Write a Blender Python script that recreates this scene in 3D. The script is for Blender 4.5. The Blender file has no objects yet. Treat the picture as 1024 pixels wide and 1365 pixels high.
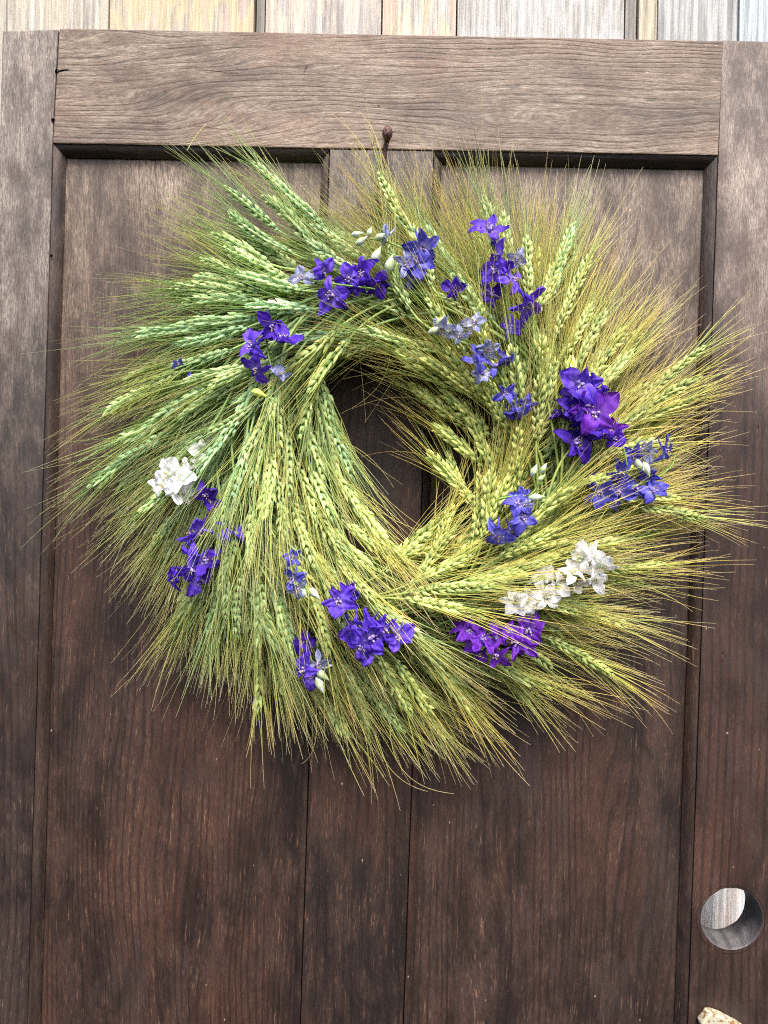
import bpy, math, random
import numpy as np
from mathutils import Matrix, Vector, Euler
random.seed(7); rng = np.random.default_rng(11)
sc = bpy.context.scene
R = math.radians
# ------------------------------------------------------------------ camera
F = 986.0; D = 0.857
cam = bpy.data.cameras.new('camera'); camo = bpy.data.objects.new('camera', cam)
sc.collection.objects.link(camo); sc.camera = camo
cam.sensor_fit = 'VERTICAL'; cam.sensor_height = 36; cam.sensor_width = 27; cam.lens = 36 * F / 1365
cam.clip_start = 0.02; cam.clip_end = 60
camo.location = (0, -D, 0)
camo.rotation_euler = (Matrix.Rotation(R(1.5), 4, 'Y').inverted() @ Matrix.Rotation(R(90 - 0.6), 4, 'X')).to_euler()
MR = np.array(camo.rotation_euler.to_matrix()); CL = np.array([0, -D, 0.0])
def P(px, py, h=0.0):
    "photo position -> point on the plane h metres in front of the door face"
    d = MR @ np.array([(px - 512) / F, -(py - 682.5) / F, -1.0])
    return CL + d * ((-h - CL[1]) / d[1])
# ------------------------------------------------------------------ world, sun
SUN_EL, SUN_AZ = 56, 10      # azimuth measured from the direction the door faces, towards the right
w = bpy.data.worlds.new('World'); sc.world = w; w.use_nodes = True
nt = w.node_tree; bg = nt.nodes['Background']
sky = nt.nodes.new('ShaderNodeTexSky'); sky.sky_type = 'NISHITA'; sky.sun_disc = False
sky.sun_elevation = R(SUN_EL); sky.sun_rotation = R(180 - SUN_AZ); sky.air_density = 1.0; sky.dust_density = 4.0; sky.ozone_density = 0.6
nt.links.new(sky.outputs[0], bg.inputs[0]); bg.inputs[1].default_value = 0.14
sun = bpy.data.lights.new('sun', 'SUN'); sun.energy = 2.3; sun.angle = R(22); sun.color = (1, .965, .91)
suno = bpy.data.objects.new('sun', sun); sc.collection.objects.link(suno)
sd = Vector((math.sin(R(SUN_AZ)) * math.cos(R(SUN_EL)), -math.cos(R(SUN_AZ)) * math.cos(R(SUN_EL)), math.sin(R(SUN_EL))))
suno.rotation_euler = sd.to_track_quat('Z', 'Y').to_euler()
sc.view_settings.view_transform = 'Standard'; sc.view_settings.look = 'None'
sc.cycles.filter_width = 1.1; sc.cycles.use_denoising = False
sc.view_settings.exposure = 1.03; sc.view_settings.gamma = 1

# ------------------------------------------------------------------ helpers
def lin(r, g, b):
    f = lambda c: (c / 255) / 12.92 if c / 255 <= .04045 else ((c / 255 + .055) / 1.055) ** 2.4
    return (f(r), f(g), f(b), 1)
def link(o, parent=None):
    sc.collection.objects.link(o)
    if parent is not None: o.parent = parent
    return o
def empty(name, loc, label=None, cat=None, group=None):
    o = bpy.data.objects.new(name, None); o.location = loc; o.empty_display_size = .02; link(o)
    if label: o['label'] = label
    if cat: o['category'] = cat
    if group: o['group'] = group
    return o
def fast_mesh(name, V, Q=None, T=None, attrs=None, smooth=True, mat=None):
    me = bpy.data.meshes.new(name)
    V = np.asarray(V, np.float32)
    Q = np.zeros((0, 4), np.int32) if Q is None else np.asarray(Q, np.int32).reshape(-1, 4)
    T = np.zeros((0, 3), np.int32) if T is None else np.asarray(T, np.int32).reshape(-1, 3)
    me.vertices.add(len(V)); me.vertices.foreach_set('co', V.ravel())
    nl = Q.size + T.size; me.loops.add(nl)
    me.loops.foreach_set('vertex_index', np.concatenate([Q.ravel(), T.ravel()]).astype(np.int32))
    n = len(Q) + len(T); me.polygons.add(n)
    ls = np.concatenate([np.arange(len(Q)) * 4, Q.size + np.arange(len(T)) * 3]).astype(np.int32)
    me.polygons.foreach_set('loop_start', ls)
    try: me.polygons.foreach_set('loop_total', np.concatenate([np.full(len(Q), 4), np.full(len(T), 3)]).astype(np.int32))
    except Exception: pass
    me.polygons.foreach_set('use_smooth', np.full(n, smooth))
    for k, a in (attrs or {}).items():
        at = me.attributes.new(k, 'FLOAT', 'POINT'); at.data.foreach_set('value', np.asarray(a, np.float32))
    me.update(calc_edges=True); me.validate()
    if mat: me.materials.append(mat)
    return me
def mobj(name, me, parent=None, label=None):
    o = bpy.data.objects.new(name, me); link(o, parent)
    if parent is not None: o.matrix_parent_inverse = Matrix.Translation(parent.location).inverted() if parent.type == 'EMPTY' else Matrix.Identity(4)
    if label: o['label'] = label
    return o
class NT:
    def __init__(s, name, rough=.6, spec=.5):
        s.m = bpy.data.materials.new(name); s.m.use_nodes = True; s.t = s.m.node_tree
        s.b = s.t.nodes['Principled BSDF']; s.b.inputs['Roughness'].default_value = rough
        s.b.inputs['Specular IOR Level'].default_value = spec
        s.out = s.t.nodes['Material Output']
    def n(s, t, **k):
        x = s.t.nodes.new(t)
        for a, v in k.items(): setattr(x, a, v)
        return x
    def l(s, a, b): s.t.links.new(a, b)
    def set(s, inp, v):
        if hasattr(v, 'is_linked') or isinstance(v, bpy.types.NodeSocket): s.l(v, inp)
        else: inp.default_value = v
    def math(s, op, a, b=0.0, c=None, clamp=False):
        x = s.n('ShaderNodeMath', operation=op, use_clamp=clamp); s.set(x.inputs[0], a); s.set(x.inputs[1], b)
        if c is not None: s.set(x.inputs[2], c)
        return x.outputs[0]
    def mix(s, f, a, b, mode='MIX'):
        x = s.n('ShaderNodeMix', data_type='RGBA', blend_type=mode); s.set(x.inputs[0], f); s.set(x.inputs[6], a); s.set(x.inputs[7], b)
        return x.outputs[2]
    def ramp(s, v, pts, ease='LINEAR'):
        x = s.n('ShaderNodeValToRGB'); s.l(v, x.inputs[0]); e = x.color_ramp.elements; x.color_ramp.interpolation = ease
        while len(e) < len(pts): e.new(.5)
        for i, (p, c) in enumerate(pts):
            e[i].position = p; e[i].color = c if isinstance(c, tuple) else (c, c, c, 1)
        return x.outputs[0]
    def smooth(s, v, a, b, lo=0.0, hi=1.0):
        x = s.n('ShaderNodeMapRange', interpolation_type='SMOOTHSTEP'); s.set(x.inputs[0], v)
        for i, q in zip((1, 2, 3, 4), (a, b, lo, hi)): x.inputs[i].default_value = q
        return x.outputs[0]
    def noise(s, vec, scale=1, detail=4, rough=.55, dist=0):
        x = s.n('ShaderNodeTexNoise'); s.l(vec, x.inputs['Vector']); x.inputs['Scale'].default_value = scale
        x.inputs['Detail'].default_value = detail; x.inputs['Roughness'].default_value = rough; x.inputs['Distortion'].default_value = dist
        return x.outputs[0]
    def vec(s, v, sc=(1, 1, 1), off=(0, 0, 0)):
        x = s.n('ShaderNodeMapping'); s.l(v, x.inputs[0]); x.inputs['Scale'].default_value = sc; x.inputs['Location'].default_value = off
        return x.outputs[0]
    def obj(s): return s.n('ShaderNodeTexCoord').outputs['Object']
    def attr(s, name): return s.n('ShaderNodeAttribute', attribute_name=name).outputs['Fac']
    def bump(s, h, dist, strength=1.0, prev=None):
        x = s.n('ShaderNodeBump'); s.l(h, x.inputs['Height']); x.inputs['Distance'].default_value = dist; x.inputs['Strength'].default_value = strength
        if prev is not None: s.l(prev, x.inputs['Normal'])
        s.l(x.outputs[0], s.b.inputs['Normal']); return x.outputs[0]

# ------------------------------------------------------------------ wood
def wood(name, along='z', dark=(46, 32, 28), mid=(84, 64, 56), light=(128, 100, 84), pale=(176, 164, 156), seed=0.0,
         bleach=(0.0, .28), bleach_amt=.75, warp=.02, band=210, redness=.35, cath=False, rough=.55, left_bleach=None, streak_amt=.85, line_amt=.55):
    s = NT(name, rough, .42)
    p = s.obj()
    sep = s.n('ShaderNodeSeparateXYZ'); s.l(p, sep.inputs[0])
    X, Y, Z = sep.outputs
    a, c = (Z, X) if along == 'z' else (X, Z)          # along the grain, across it
    comb = s.n('ShaderNodeCombineXYZ'); s.l(c, comb.inputs[0]); s.l(Y, comb.inputs[1]); s.l(a, comb.inputs[2])
    q = s.vec(comb.outputs[0], off=(seed * 3.17, seed * 1.3, seed * 2.71))
    # slow wander of the grain
    wv = s.noise(s.vec(q, (7, 7, 1.5)), 1, 2, .5)
    wv2 = s.noise(s.vec(q, (24, 24, 5)), 1, 2, .5)
    cc = s.math('ADD', c, s.math('ADD', s.math('MULTIPLY', s.math('SUBTRACT', wv, .5), warp * 6), s.math('MULTIPLY', s.math('SUBTRACT', wv2, .5), warp)))
    # growth lines
    b1 = s.math('SINE', s.math('MULTIPLY', cc, band * 6.283))
    b1 = s.smooth(b1, .1, 1.0)
    bmod = s.noise(s.vec(q, (40, 40, 6)), 1, 3)
    lines = s.math('MULTIPLY', b1, s.smooth(bmod, .34, .55))
    # long fibres following the warped coordinate
    cb2 = s.n('ShaderNodeCombineXYZ'); s.l(cc, cb2.inputs[0]); s.l(Y, cb2.inputs[1]); s.l(a, cb2.inputs[2])
    fib = s.noise(s.vec(cb2.outputs[0], (620, 300, 26), (seed, 0, seed)), 1, 5, .68)
    fib2 = s.noise(s.vec(cb2.outputs[0], (1500, 700, 120), (seed * 2, 0, 0)), 1, 3, .65)
    pore = s.noise(s.vec(q, (1900, 900, 300)), 1, 2, .7)
    mott = s.noise(s.vec(q, (26, 26, 10)), 1, 7, .68, .4)
    mott2 = s.noise(s.vec(q, (9, 9, 4), (4, 2, 9)), 1, 4, .55, .3)
    blot = s.noise(s.vec(q, (60, 60, 30), (9, 5, 1)), 1, 6, .7)
    base = s.mix(s.smooth(mott, .36, .64), lin(*dark), lin(*mid))
    red = s.mix(s.math('MULTIPLY', s.smooth(mott2, .46, .66), redness), base, lin(mid[0] + 22, mid[1] + 10, mid[2] + 4))
    fk = s.noise(s.vec(cb2.outputs[0], (1000, 500, 60), (seed * 5, 1, 2)), 1, 2, .5)
    streak = s.math('MAXIMUM', s.math('MULTIPLY', s.smooth(fib, .54, .68), s.smooth(blot, .44, .64)), s.math('MULTIPLY', s.smooth(fk, .6, .72), s.math('MULTIPLY', s.smooth(mott, .42, .6), .8)))
    col = s.mix(s.math('MULTIPLY', streak, streak_amt), red, lin(*light))
    col = s.mix(s.math('MULTIPLY', lines, line_amt), col, lin(int(dark[0] * .72), int(dark[1] * .7), int(dark[2] * .72)))
    # bleached, silvered wood: strongest high on the door where the rain beats on it
    hgt = s.smooth(s.math('ADD', Z, s.math('MULTIPLY', s.math('SUBTRACT', mott2, .5), .45)), bleach[0], bleach[1])
    if left_bleach: hgt = s.math('MULTIPLY', hgt, s.smooth(X, *left_bleach))
    pat = s.math('ADD', s.math('MULTIPLY', mott, .75), s.math('MULTIPLY', blot, .45))
    bl = s.math('MULTIPLY', s.math('MULTIPLY', hgt, s.smooth(pat, .45, .8)), bleach_amt)
    bl = s.math('MULTIPLY', bl, s.smooth(s.math('ADD', s.math('MULTIPLY', fib2, .5), s.math('MULTIPLY', fib, .5)), .34, .62))
    bl = s.math('ADD', bl, s.math('MULTIPLY', hgt, bleach_amt * .22), clamp=True)
    col = s.mix(bl, col, lin(*pale))
    # fine texture
    fine = s.math('ADD', s.math('MULTIPLY', fib2, .6), s.math('MULTIPLY', pore, .4))
    col = s.mix(.85, col, s.ramp(fine, [(.3, .34), (.5, .98), (.7, 1.8)]), 'MULTIPLY')
    # grey smoky patches of worn varnish
    sm = s.noise(s.vec(q, (13, 13, 5), (1, 7, 3)), 1, 4, .6, .5)
    col = s.mix(s.math('MULTIPLY', s.smooth(s.math('ADD', sm, s.math('MULTIPLY', s.math('SUBTRACT', fib, .5), .35)), .54, .68), .4), col, lin(54, 46, 44))
    # specks of dust and chips
    vor = s.n('ShaderNodeTexVoronoi'); s.l(s.vec(q, (48, 48, 30)), vor.inputs['Vector']); vor.inputs['Scale'].default_value = 1
    spk = s.math('MULTIPLY', s.smooth(s.math('ADD', vor.outputs['Distance'], s.math('MULTIPLY', s.math('SUBTRACT', s.noise(s.vec(q, (900, 900, 400)), 1, 2), .5), .12)), .06, .02), s.smooth(s.noise(s.vec(q, (37, 37, 37)), 1, 2), .54, .6))
    col = s.mix(s.math('MULTIPLY', spk, .7), col, lin(196, 170, 146))
    vd = s.n('ShaderNodeTexVoronoi'); s.l(s.vec(q, (33, 33, 22), (5, 5, 5)), vd.inputs['Vector']); vd.inputs['Scale'].default_value = 1
    dk = s.math('MULTIPLY', s.smooth(vd.outputs['Distance'], .055, .025), s.smooth(s.noise(s.vec(q, (21, 21, 21)), 1, 2), .52, .56))
    col = s.mix(s.math('MULTIPLY', dk, .8), col, lin(18, 12, 10))
    s.l(col, s.b.inputs['Base Color'])
    s.l(s.math('ADD', rough - .08, s.math('MULTIPLY', mott, .22)), s.b.inputs['Roughness'])
    hh = s.math('ADD', s.math('MULTIPLY', fib, .5), s.math('ADD', s.math('MULTIPLY', fib2, .4), s.math('MULTIPLY', lines, -.35)))
    b = s.bump(hh, .0011, .8)
    s.bump(s.noise(s.vec(q, (30, 30, 5)), 1, 3), .004, .35, b)
    return s.m

def pale_wood(name, seed, base=(206, 200, 192), tint=None, tint_amt=.0, tint2=None):
    s = NT(name, .8, .2); p = s.obj(); q = s.vec(p, off=(seed, 0, seed * .7))
    n1 = s.noise(s.vec(q, (170, 100, 4)), 1, 4, .6); n2 = s.noise(s.vec(q, (700, 400, 30)), 1, 3, .6)
    ns = s.noise(s.vec(q, (1500, 1500, 400)), 1, 2)
    big = s.noise(s.vec(q, (45, 30, 12)), 1, 4, .6)
    col = s.mix(s.smooth(n1, .35, .65), lin(int(base[0] * .74), int(base[1] * .74), int(base[2] * .74)), lin(*base))
    if tint:
        col = s.mix(s.math('MULTIPLY', s.smooth(big, .42, .52), tint_amt), col, lin(*tint))
    if tint2:
        b2 = s.noise(s.vec(q, (90, 50, 9), (3, 3, 3)), 1, 2, .5)
        col = s.mix(s.math('MULTIPLY', s.smooth(b2, .56, .6), .6), col, lin(*tint2))
    col = s.mix(.8, col, s.ramp(s.math('ADD', s.math('MULTIPLY', n2, .6), s.math('MULTIPLY', ns, .4)), [(.3, .5), (.5, 1.0), (.7, 1.25)]), 'MULTIPLY')
    crack = s.noise(s.vec(q, (260, 100, 2.5), (8, 1, 1)), 1, 2, .5)
    col = s.mix(s.math('MULTIPLY', s.smooth(crack, .66, .7), .6), col, lin(110, 98, 90))
    s.l(col, s.b.inputs['Base Color'])
    s.bump(s.math('ADD', n1, n2), .0015, .8)
    return s.m

W_STL_L = wood('wood_left_stile', 'z', dark=(30, 22, 20), mid=(60, 47, 42), light=(126, 104, 86), pale=(168, 156, 146), seed=1.1, bleach=(-.15, .5), bleach_amt=1.0, warp=.008, band=110, redness=.2)
W_STL_R = wood('wood_right_stile', 'z', dark=(40, 28, 25), mid=(64, 46, 40), light=(120, 90, 74), pale=(168, 154, 144), seed=2.3, bleach=(.05, .5), bleach_amt=1.1, warp=.01, band=90, redness=.4)
W_RAIL = wood('wood_top_rail', 'x', dark=(84, 64, 54), mid=(108, 87, 72), light=(138, 116, 98), pale=(158, 144, 130), seed=3.7, bleach=(-.4, .4), bleach_amt=.7, warp=.024, band=150, redness=.5, streak_amt=.25, line_amt=.45)
W_MUN = wood('wood_muntin', 'z', dark=(30, 23, 21), mid=(54, 40, 35), light=(124, 90, 70), pale=(160, 148, 140), seed=4.9, bleach=(.2, .5), bleach_amt=1.0, warp=.02, band=80, redness=.5)
W_PAN_L = wood('wood_left_panel', 'z', dark=(34, 24, 21), mid=(64, 46, 39), light=(132, 98, 76), pale=(168, 150, 134), seed=5.3, bleach=(.02, .42), bleach_amt=.82, warp=.016, band=130, redness=.4)
W_PAN_R = wood('wood_right_panel', 'z', dark=(35, 26, 23), mid=(62, 46, 40), light=(126, 96, 78), pale=(168, 152, 138), seed=6.8, bleach=(.06, .44), bleach_amt=.85, warp=.016, band=110, redness=.4)
W_MLD = wood('wood_moulding', 'z', dark=(38, 28, 25), mid=(64, 49, 42), light=(110, 86, 70), pale=(140, 128, 120), seed=7.7, bleach=(.1, .6), bleach_amt=.7, warp=.004, band=60, redness=.3)
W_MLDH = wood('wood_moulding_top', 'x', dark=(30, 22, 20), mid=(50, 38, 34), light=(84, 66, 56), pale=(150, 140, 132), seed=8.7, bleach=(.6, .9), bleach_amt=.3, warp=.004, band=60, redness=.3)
W_BORE = wood('wood_bore', 'z', dark=(70, 66, 68), mid=(96, 92, 94), light=(140, 136, 138), pale=(150, 140, 132), seed=9.7, bleach=(.6, .9), bleach_amt=.3, warp=.004, band=60, redness=.0)

# ------------------------------------------------------------------ door
door = empty('door', tuple(P(512, 1400, 0)), 'weathered dark brown panelled wooden door with a round lock hole, carrying the wreath', 'door')
door['kind'] = 'thing'
TH = .042; RC = .014
def prism(name, pts, h0, h1, mat, bevel=.0012, parent=door, label=None):
    "closed prism on a polygon of world x/z points between heights h1 (back) and h0 (front)"
    n = len(pts); V = [(x, -h0, z) for x, z in pts] + [(x, -h1, z) for x, z in pts]
    me = bpy.data.meshes.new(name)
    me.from_pydata(V, [], [tuple(range(n)), tuple(range(2 * n - 1, n - 1, -1))] + [(i, i + n, (i + 1) % n + n, (i + 1) % n) for i in range(n)])
    import bmesh
    bm = bmesh.new(); bm.from_mesh(me); bmesh.ops.recalc_face_normals(bm, faces=bm.faces)
    if bevel:
        bmesh.ops.bevel(bm, geom=[e for e in bm.edges], offset=bevel, segments=2, affect='EDGES', profile=.6)
    bm.to_mesh(me); bm.free(); me.materials.append(mat)
    o = mobj(name, me, parent, label); return o
def W2(px, py, h=0): a = P(px, py, h); return (a[0], a[2])
# vertical member edges, taken on the door face (x at y=200, x at y=1365)
def VX(xt, xb, y): return xt + (xb - xt) * (y - 200) / 1165.0
LOW = 1500
EL = lambda y: VX(-1, -34, y)        # outer left edge of the door
L1 = lambda y: VX(70, 36, y)         # left stile / moulding
L3 = lambda y: VX(440, 401, y)       # moulding / muntin
L4 = lambda y: VX(578, 537, y)
L6 = lambda y: VX(958, 917, y)
ER = lambda y: VX(1062, 1010 + 30, y)
top = lambda x: 38 + (x - 75) * .0190
rb = lambda x: 191 + (x - 75) * .0182
g = .55
def pw(x, y): return W2(x, y)
prism('stile', [pw(EL(42), 41), pw(L1(42) + 3, 39), pw(L1(191) - g, 191), pw(L1(LOW), LOW), pw(EL(LOW), LOW)], 0, -TH, W_STL_L, label='left stile, weathered grey along its outer edge')
prism('top_rail', [pw(L1(40) + 5, top(75)), pw(L6(55) + 1, top(960)), pw(L6(206) - g, rb(955)), pw(L1(191) + g, rb(71))], .0006, -TH, W_RAIL)
prism('muntin', [pw(L3(200), rb(440) + g), pw(L4(200), rb(578) + g), pw(L4(LOW), LOW), pw(L3(LOW), LOW)], -.0008, -TH, W_MUN)
# right stile with the bored hole
def stile_right():
    import bmesh
    c = np.array(P(975.5, 1224.5)); cx, cz = c[0], c[2]
    r = 40.8 / 1150 * (1.0)
    N = 64
    circ = [(cx + r * math.cos(2 * math.pi * i / N), cz + r * math.sin(2 * math.pi * i / N)) for i in range(N)]
    lo = P(L6(1300), 1300)[2]; hi = P(L6(1150), 1150)[2]
    def edge(x0, x1, y): a = P(x0(y), y); return a
    def xl(z):   # x of the stile's left edge for a world height
        a, b = P(L6(60) + g, 60), P(L6(LOW) + g, LOW); t = (z - a[2]) / (b[2] - a[2]); return a[0] + t * (b[0] - a[0])
    def xr(z):
        a, b = P(ER(60), 60), P(ER(LOW), LOW); t = (z - a[2]) / (b[2] - a[2]); return a[0] + t * (b[0] - a[0])
    z0 = cz - r * 1.5; z1 = cz + r * 1.5
    # ring region: square-ish outer loop of N points around the circle
    outer = []
    for i in range(N):
        a = 2 * math.pi * i / N; dx, dz = math.cos(a), math.sin(a)
        ts = []
        if abs(dz) > 1e-6: ts.append(((z1 if dz > 0 else z0) - cz) / dz)
        if abs(dx) > 1e-6: ts.append(((xr(cz) if dx > 0 else xl(cz)) - cx) / dx)
        t = min(ts); z = cz + t * dz; x = cx + t * dx
        if t == ts[-1] and abs(dx) > 1e-6: x = xr(z) if dx > 0 else xl(z)
        outer.append((x, z))
    bm = bmesh.new()
    tp = P(L6(54) + g, 54)[2]; tpr = P(1062, 57)[2]; bt = P(L6(LOW), LOW)[2]
    bev = .0012
    def lay(h):
        rr = [bm.verts.new((cx + (x - cx) * (1 + bev / r), -h, cz + (z - cz) * (1 + bev / r))) for x, z in circ]
        oo = [bm.verts.new((x, -h, z)) for x, z in outer]; return rr, oo
    rf, of = lay(0); rbk, ob = lay(-TH)
    for i in range(N):
        j = (i + 1) % N
        bm.faces.new((of[i], of[j], rf[j], rf[i])); bm.faces.new((ob[j], ob[i], rbk[i], rbk[j]))
    # upper and lower slabs share the outer row vertices
    up = [v for v in of if abs(v.co.z - z1) < 1e-6]; up.sort(key=lambda v: v.co.x)
    cors = [(xl(z1), z1), (xr(z1), z1), (xl(z0), z0), (xr(z0), z0)]
    bm.to_mesh(bpy.data.meshes.new('tmp'))
    me = bpy.data.meshes.new('stile')
    # corners: patch missing triangles by building slabs from explicit polygons
    def poly(pts, h, flip=False):
        vs = [bm.verts.new((x, -h, z)) for x, z in pts]
        bm.faces.new(vs[::-1] if flip else vs)
    upl = [(v.co.x, v.co.z) for v in up]; dn = sorted([(v.co.x, v.co.z) for v in of if abs(v.co.z - z0) < 1e-6])
    lf = sorted([(x, z) for x, z in outer if abs(x - xl(z)) < 1e-6 and z0 < z < z1], key=lambda p: p[1])
    rt = sorted([(x, z) for x, z in outer if abs(x - xr(z)) < 1e-6 and z0 < z < z1], key=lambda p: p[1])
    for h in (0, -TH):
        poly([cors[0]] + upl + [cors[1], (xr(tpr), tpr), (xl(tp), tp)], h)
        poly([cors[2]] + dn + [cors[3], (xr(bt), bt), (xl(bt), bt)], h)
        for c4, e1, e2 in ((cors[0], lf[-1], upl[0]), (cors[1], rt[-1], upl[-1]), (cors[2], lf[0], dn[0]), (cors[3], rt[0], dn[-1])):
            poly([c4, e1, e2], h)
    def wall(p, q):
        vs = [bm.verts.new((p[0], 0, p[1])), bm.verts.new((q[0], 0, q[1])), bm.verts.new((q[0], TH, q[1])), bm.verts.new((p[0], TH, p[1]))]
        bm.faces.new(vs)
    for a, b in (((xl(bt), bt), (xl(tp), tp)), ((xr(bt), bt), (xr(tpr), tpr)), ((xl(tp), tp), (xr(tpr), tpr)), ((xl(bt), bt), (xr(bt), bt))): wall(a, b)
    bmesh.ops.remove_doubles(bm, verts=bm.verts, dist=1e-6)
    bmesh.ops.recalc_face_normals(bm, faces=bm.faces)
    bm.to_mesh(me); bm.free(); me.materials.append(W_STL_R)
    o = mobj('stile', me, door, 'right stile, pierced by a round lock hole')
    # bore lining with rounded lips
    prof = [(r + bev, .00015), (r + bev * .3, -bev * .3), (r, -bev * 1.4), (r, -TH * .35), (r * .992, -TH * .36), (r * .995, -TH * .7), (r, -TH + bev), (r + bev, -TH)]
    V = []; Q = []
    for k, (rr, h) in enumerate(prof):
        for i in range(N):
            a = 2 * math.pi * i / N; wob = 1 + (.006 * math.sin(a * 7 + k) + .004 * math.sin(a * 13 + 2 * k)) * (0 < k < 7)
            V.append((cx + rr * wob * math.cos(a), -h, cz + rr * wob * math.sin(a)))
    for k in range(len(prof) - 1):
        for i in range(N): j = (i + 1) % N; Q.append((k * N + i, k * N + j, (k + 1) * N + j, (k + 1) * N + i))
    mobj('lock_hole', fast_mesh('lock_hole', V, Q, mat=W_BORE), door, 'round bored lock hole with greyed inner wall')
    # scored ring round the hole
    V = []; Q = []; k = 0; M = 96
    for i in range(M):
        a = 2 * math.pi * i / M
        if math.sin(a * 3 + 1.2) > .82: continue
        a2 = 2 * math.pi * (i + 1) / M
        for aa, rr in ((a, r * 1.12), (a2, r * 1.12), (a2, r * 1.132), (a, r * 1.132)):
            V.append((cx - .001 + rr * math.cos(aa), -.0003, cz - .0012 + rr * math.sin(aa)))
        Q.append((k, k + 1, k + 2, k + 3)); k += 4
    s = NT('scored_line', .9, .1); s.b.inputs['Base Color'].default_value = lin(32, 24, 22)
    mobj('scored_ring', fast_mesh('scored_ring', V, Q, mat=s.m), door)
stile_right()
# panels (behind the mouldings)
MW = 13.5 / 1150
def panel(xa, xb, mat, lab):
    a = [W2(xa(180), 185), W2(xb(180), 185), W2(xb(LOW), LOW), W2(xa(LOW), LOW)]
    prism('panel', a, -RC, -TH + .006, mat, 0, label=lab)
panel(L1, L3, W_PAN_L, 'left panel of vertical grain, silvered at the top')
panel(L4, L6, W_PAN_R, 'right panel of vertical grain, silvered at the top')
# mouldings: ogee strip swept along an edge, mitred at the top corner
def moulding(p0, p1, inward, m0=0, m1=0, mat=W_MLD, hf=-.0008, gap=.0001):
    p0, p1 = np.array(p0), np.array(p1); d = p1 - p0; L = np.linalg.norm(d); d /= L; inn = np.array(inward, float)
    inn -= d * inn.dot(d); inn /= np.linalg.norm(inn)
    prof = [(gap, -RC), (gap, hf - .0010), (gap + .0005, hf - .0006), (.0028, hf - .0012), (.0048, hf - .0024), (.0070, hf - .0044), (.0088, hf - .0070), (.0102, hf - .0098), (.0108, hf - .0108), (.0098, -RC + .0022), (.0096, -RC - .0002), (.0096, -RC - .003)]
    n = 40; V = []; Q = []
    for k in range(n + 1):
        t = k / n
        for a, h in prof:
            s0 = m0 * a; s1 = L - m1 * a; s = s0 + (s1 - s0) * t
            jit = .00012 * math.sin(k * 1.7 + a * 900) + .0001 * math.sin(k * .6)
            q = p0 + d * s + inn * (a + jit * (0 < k < n))
            V.append((q[0], -h, q[1]))
    m = len(prof)
    for k in range(n):
        for i in range(m - 1): Q.append((k * m + i, k * m + i + 1, (k + 1) * m + i + 1, (k + 1) * m + i))
    me = fast_mesh('moulding', V, Q, mat=mat)
    import bmesh; bm = bmesh.new(); bm.from_mesh(me); bmesh.ops.recalc_face_normals(bm, faces=bm.faces); bm.to_mesh(me); bm.free()
    o = mobj('moulding', me, door)
    md = o.modifiers.new('edge', 'EDGE_SPLIT'); md.split_angle = R(40)
    return o
for xa, xb in ((L1, L3), (L4, L6)):
    ya, yb = rb(xa(195)), rb(xb(200))
    A, B = W2(xa(ya), ya), W2(xb(yb), yb); C_, E_ = W2(xa(LOW), LOW), W2(xb(LOW), LOW)
    moulding(A, B, (0, -1), 1, 1, W_MLDH); moulding(A, C_, (1, 0), 1, 0, gap=.0015 if xa is L4 else .0001, hf=-.0022 if xa is L4 else -.0008); moulding(B, E_, (-1, 0), 1, 0, gap=.0015 if xb is L3 else .0001, hf=-.0022 if xb is L3 else -.0008)
# nail holes
hs = NT('hole_black', 1, 0); hs.b.inputs['Base Color'].default_value = (.004, .003, .003, 1)
def dimple(px, py, r, hb=0.0, name='nail_hole'):
    c = P(px, py, hb); V = [(c[0], c[1] + .0008, c[2])]; T = []; n = 12
    for i in range(n):
        a = 2 * math.pi * i / n; rr = r * random.uniform(.8, 1.15); V.append((c[0] + rr * math.cos(a), -hb - .00035, c[2] + rr * math.sin(a) * 1.1)); T.append((0, 1 + i, 1 + (i + 1) % n))
    mobj(name, fast_mesh(name, V, None, T, mat=hs.m), door)
for px, py, r, hb in ((76, 95, .0026, .0006), (71, 160, .0022, .0006), (69, 341, .0017, 0), (147, 986, .0017, -RC), (505, 141, .001, .0006), (497, 192, .0016, .0006), (1010, 569, .0017, 0), (516, 673, .0012, -.0008), (512, 587, .0011, -.0008), (168, 731, .0022, -RC), (964, 870, .0012, 0), (963, 880, .001, 0)):
    dimple(px, py, r, hb)
# a split running from the nail hole in the rail
def crack(pts, wd, hb, name='crack'):
    V = []; Q = []
    n = len(pts)
    for i, (x, y) in enumerate(pts):
        c = P(x, y, hb); ww = wd * math.sin(math.pi * (i + .35) / (n - .3)) + .0001
        V += [(c[0], -hb - .0003, c[2] + ww), (c[0] + ww * .4, -hb - .0003, c[2] - ww)]
    for i in range(n - 1): Q.append((2 * i, 2 * i + 1, 2 * i + 3, 2 * i + 2))
    mobj(name, fast_mesh(name, V, Q, mat=hs.m), door)
crack([(74, 97), (82, 94), (92, 93)], .0009, .0006)
crack([(405, 98), (407, 92), (410, 88)], .0004, .0006)
for k in range(26):
    x = random.choice([random.uniform(90, 380), random.uniform(560, 880), random.uniform(410, 530), random.uniform(950, 1015), random.uniform(5, 45)]); y = random.uniform(960, 1330); ln = random.uniform(14, 70)
    hb = -RC if (x < 385 and x > 60) or (555 < x < 890) else -.0008 if 400 < x < 540 else 0
    crack([(x + ln * .02 * (2 - j) + random.uniform(-.6, .6), y + ln * j / 5) for j in range(6)], 0.00012, hb, 'drying_crack')
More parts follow.
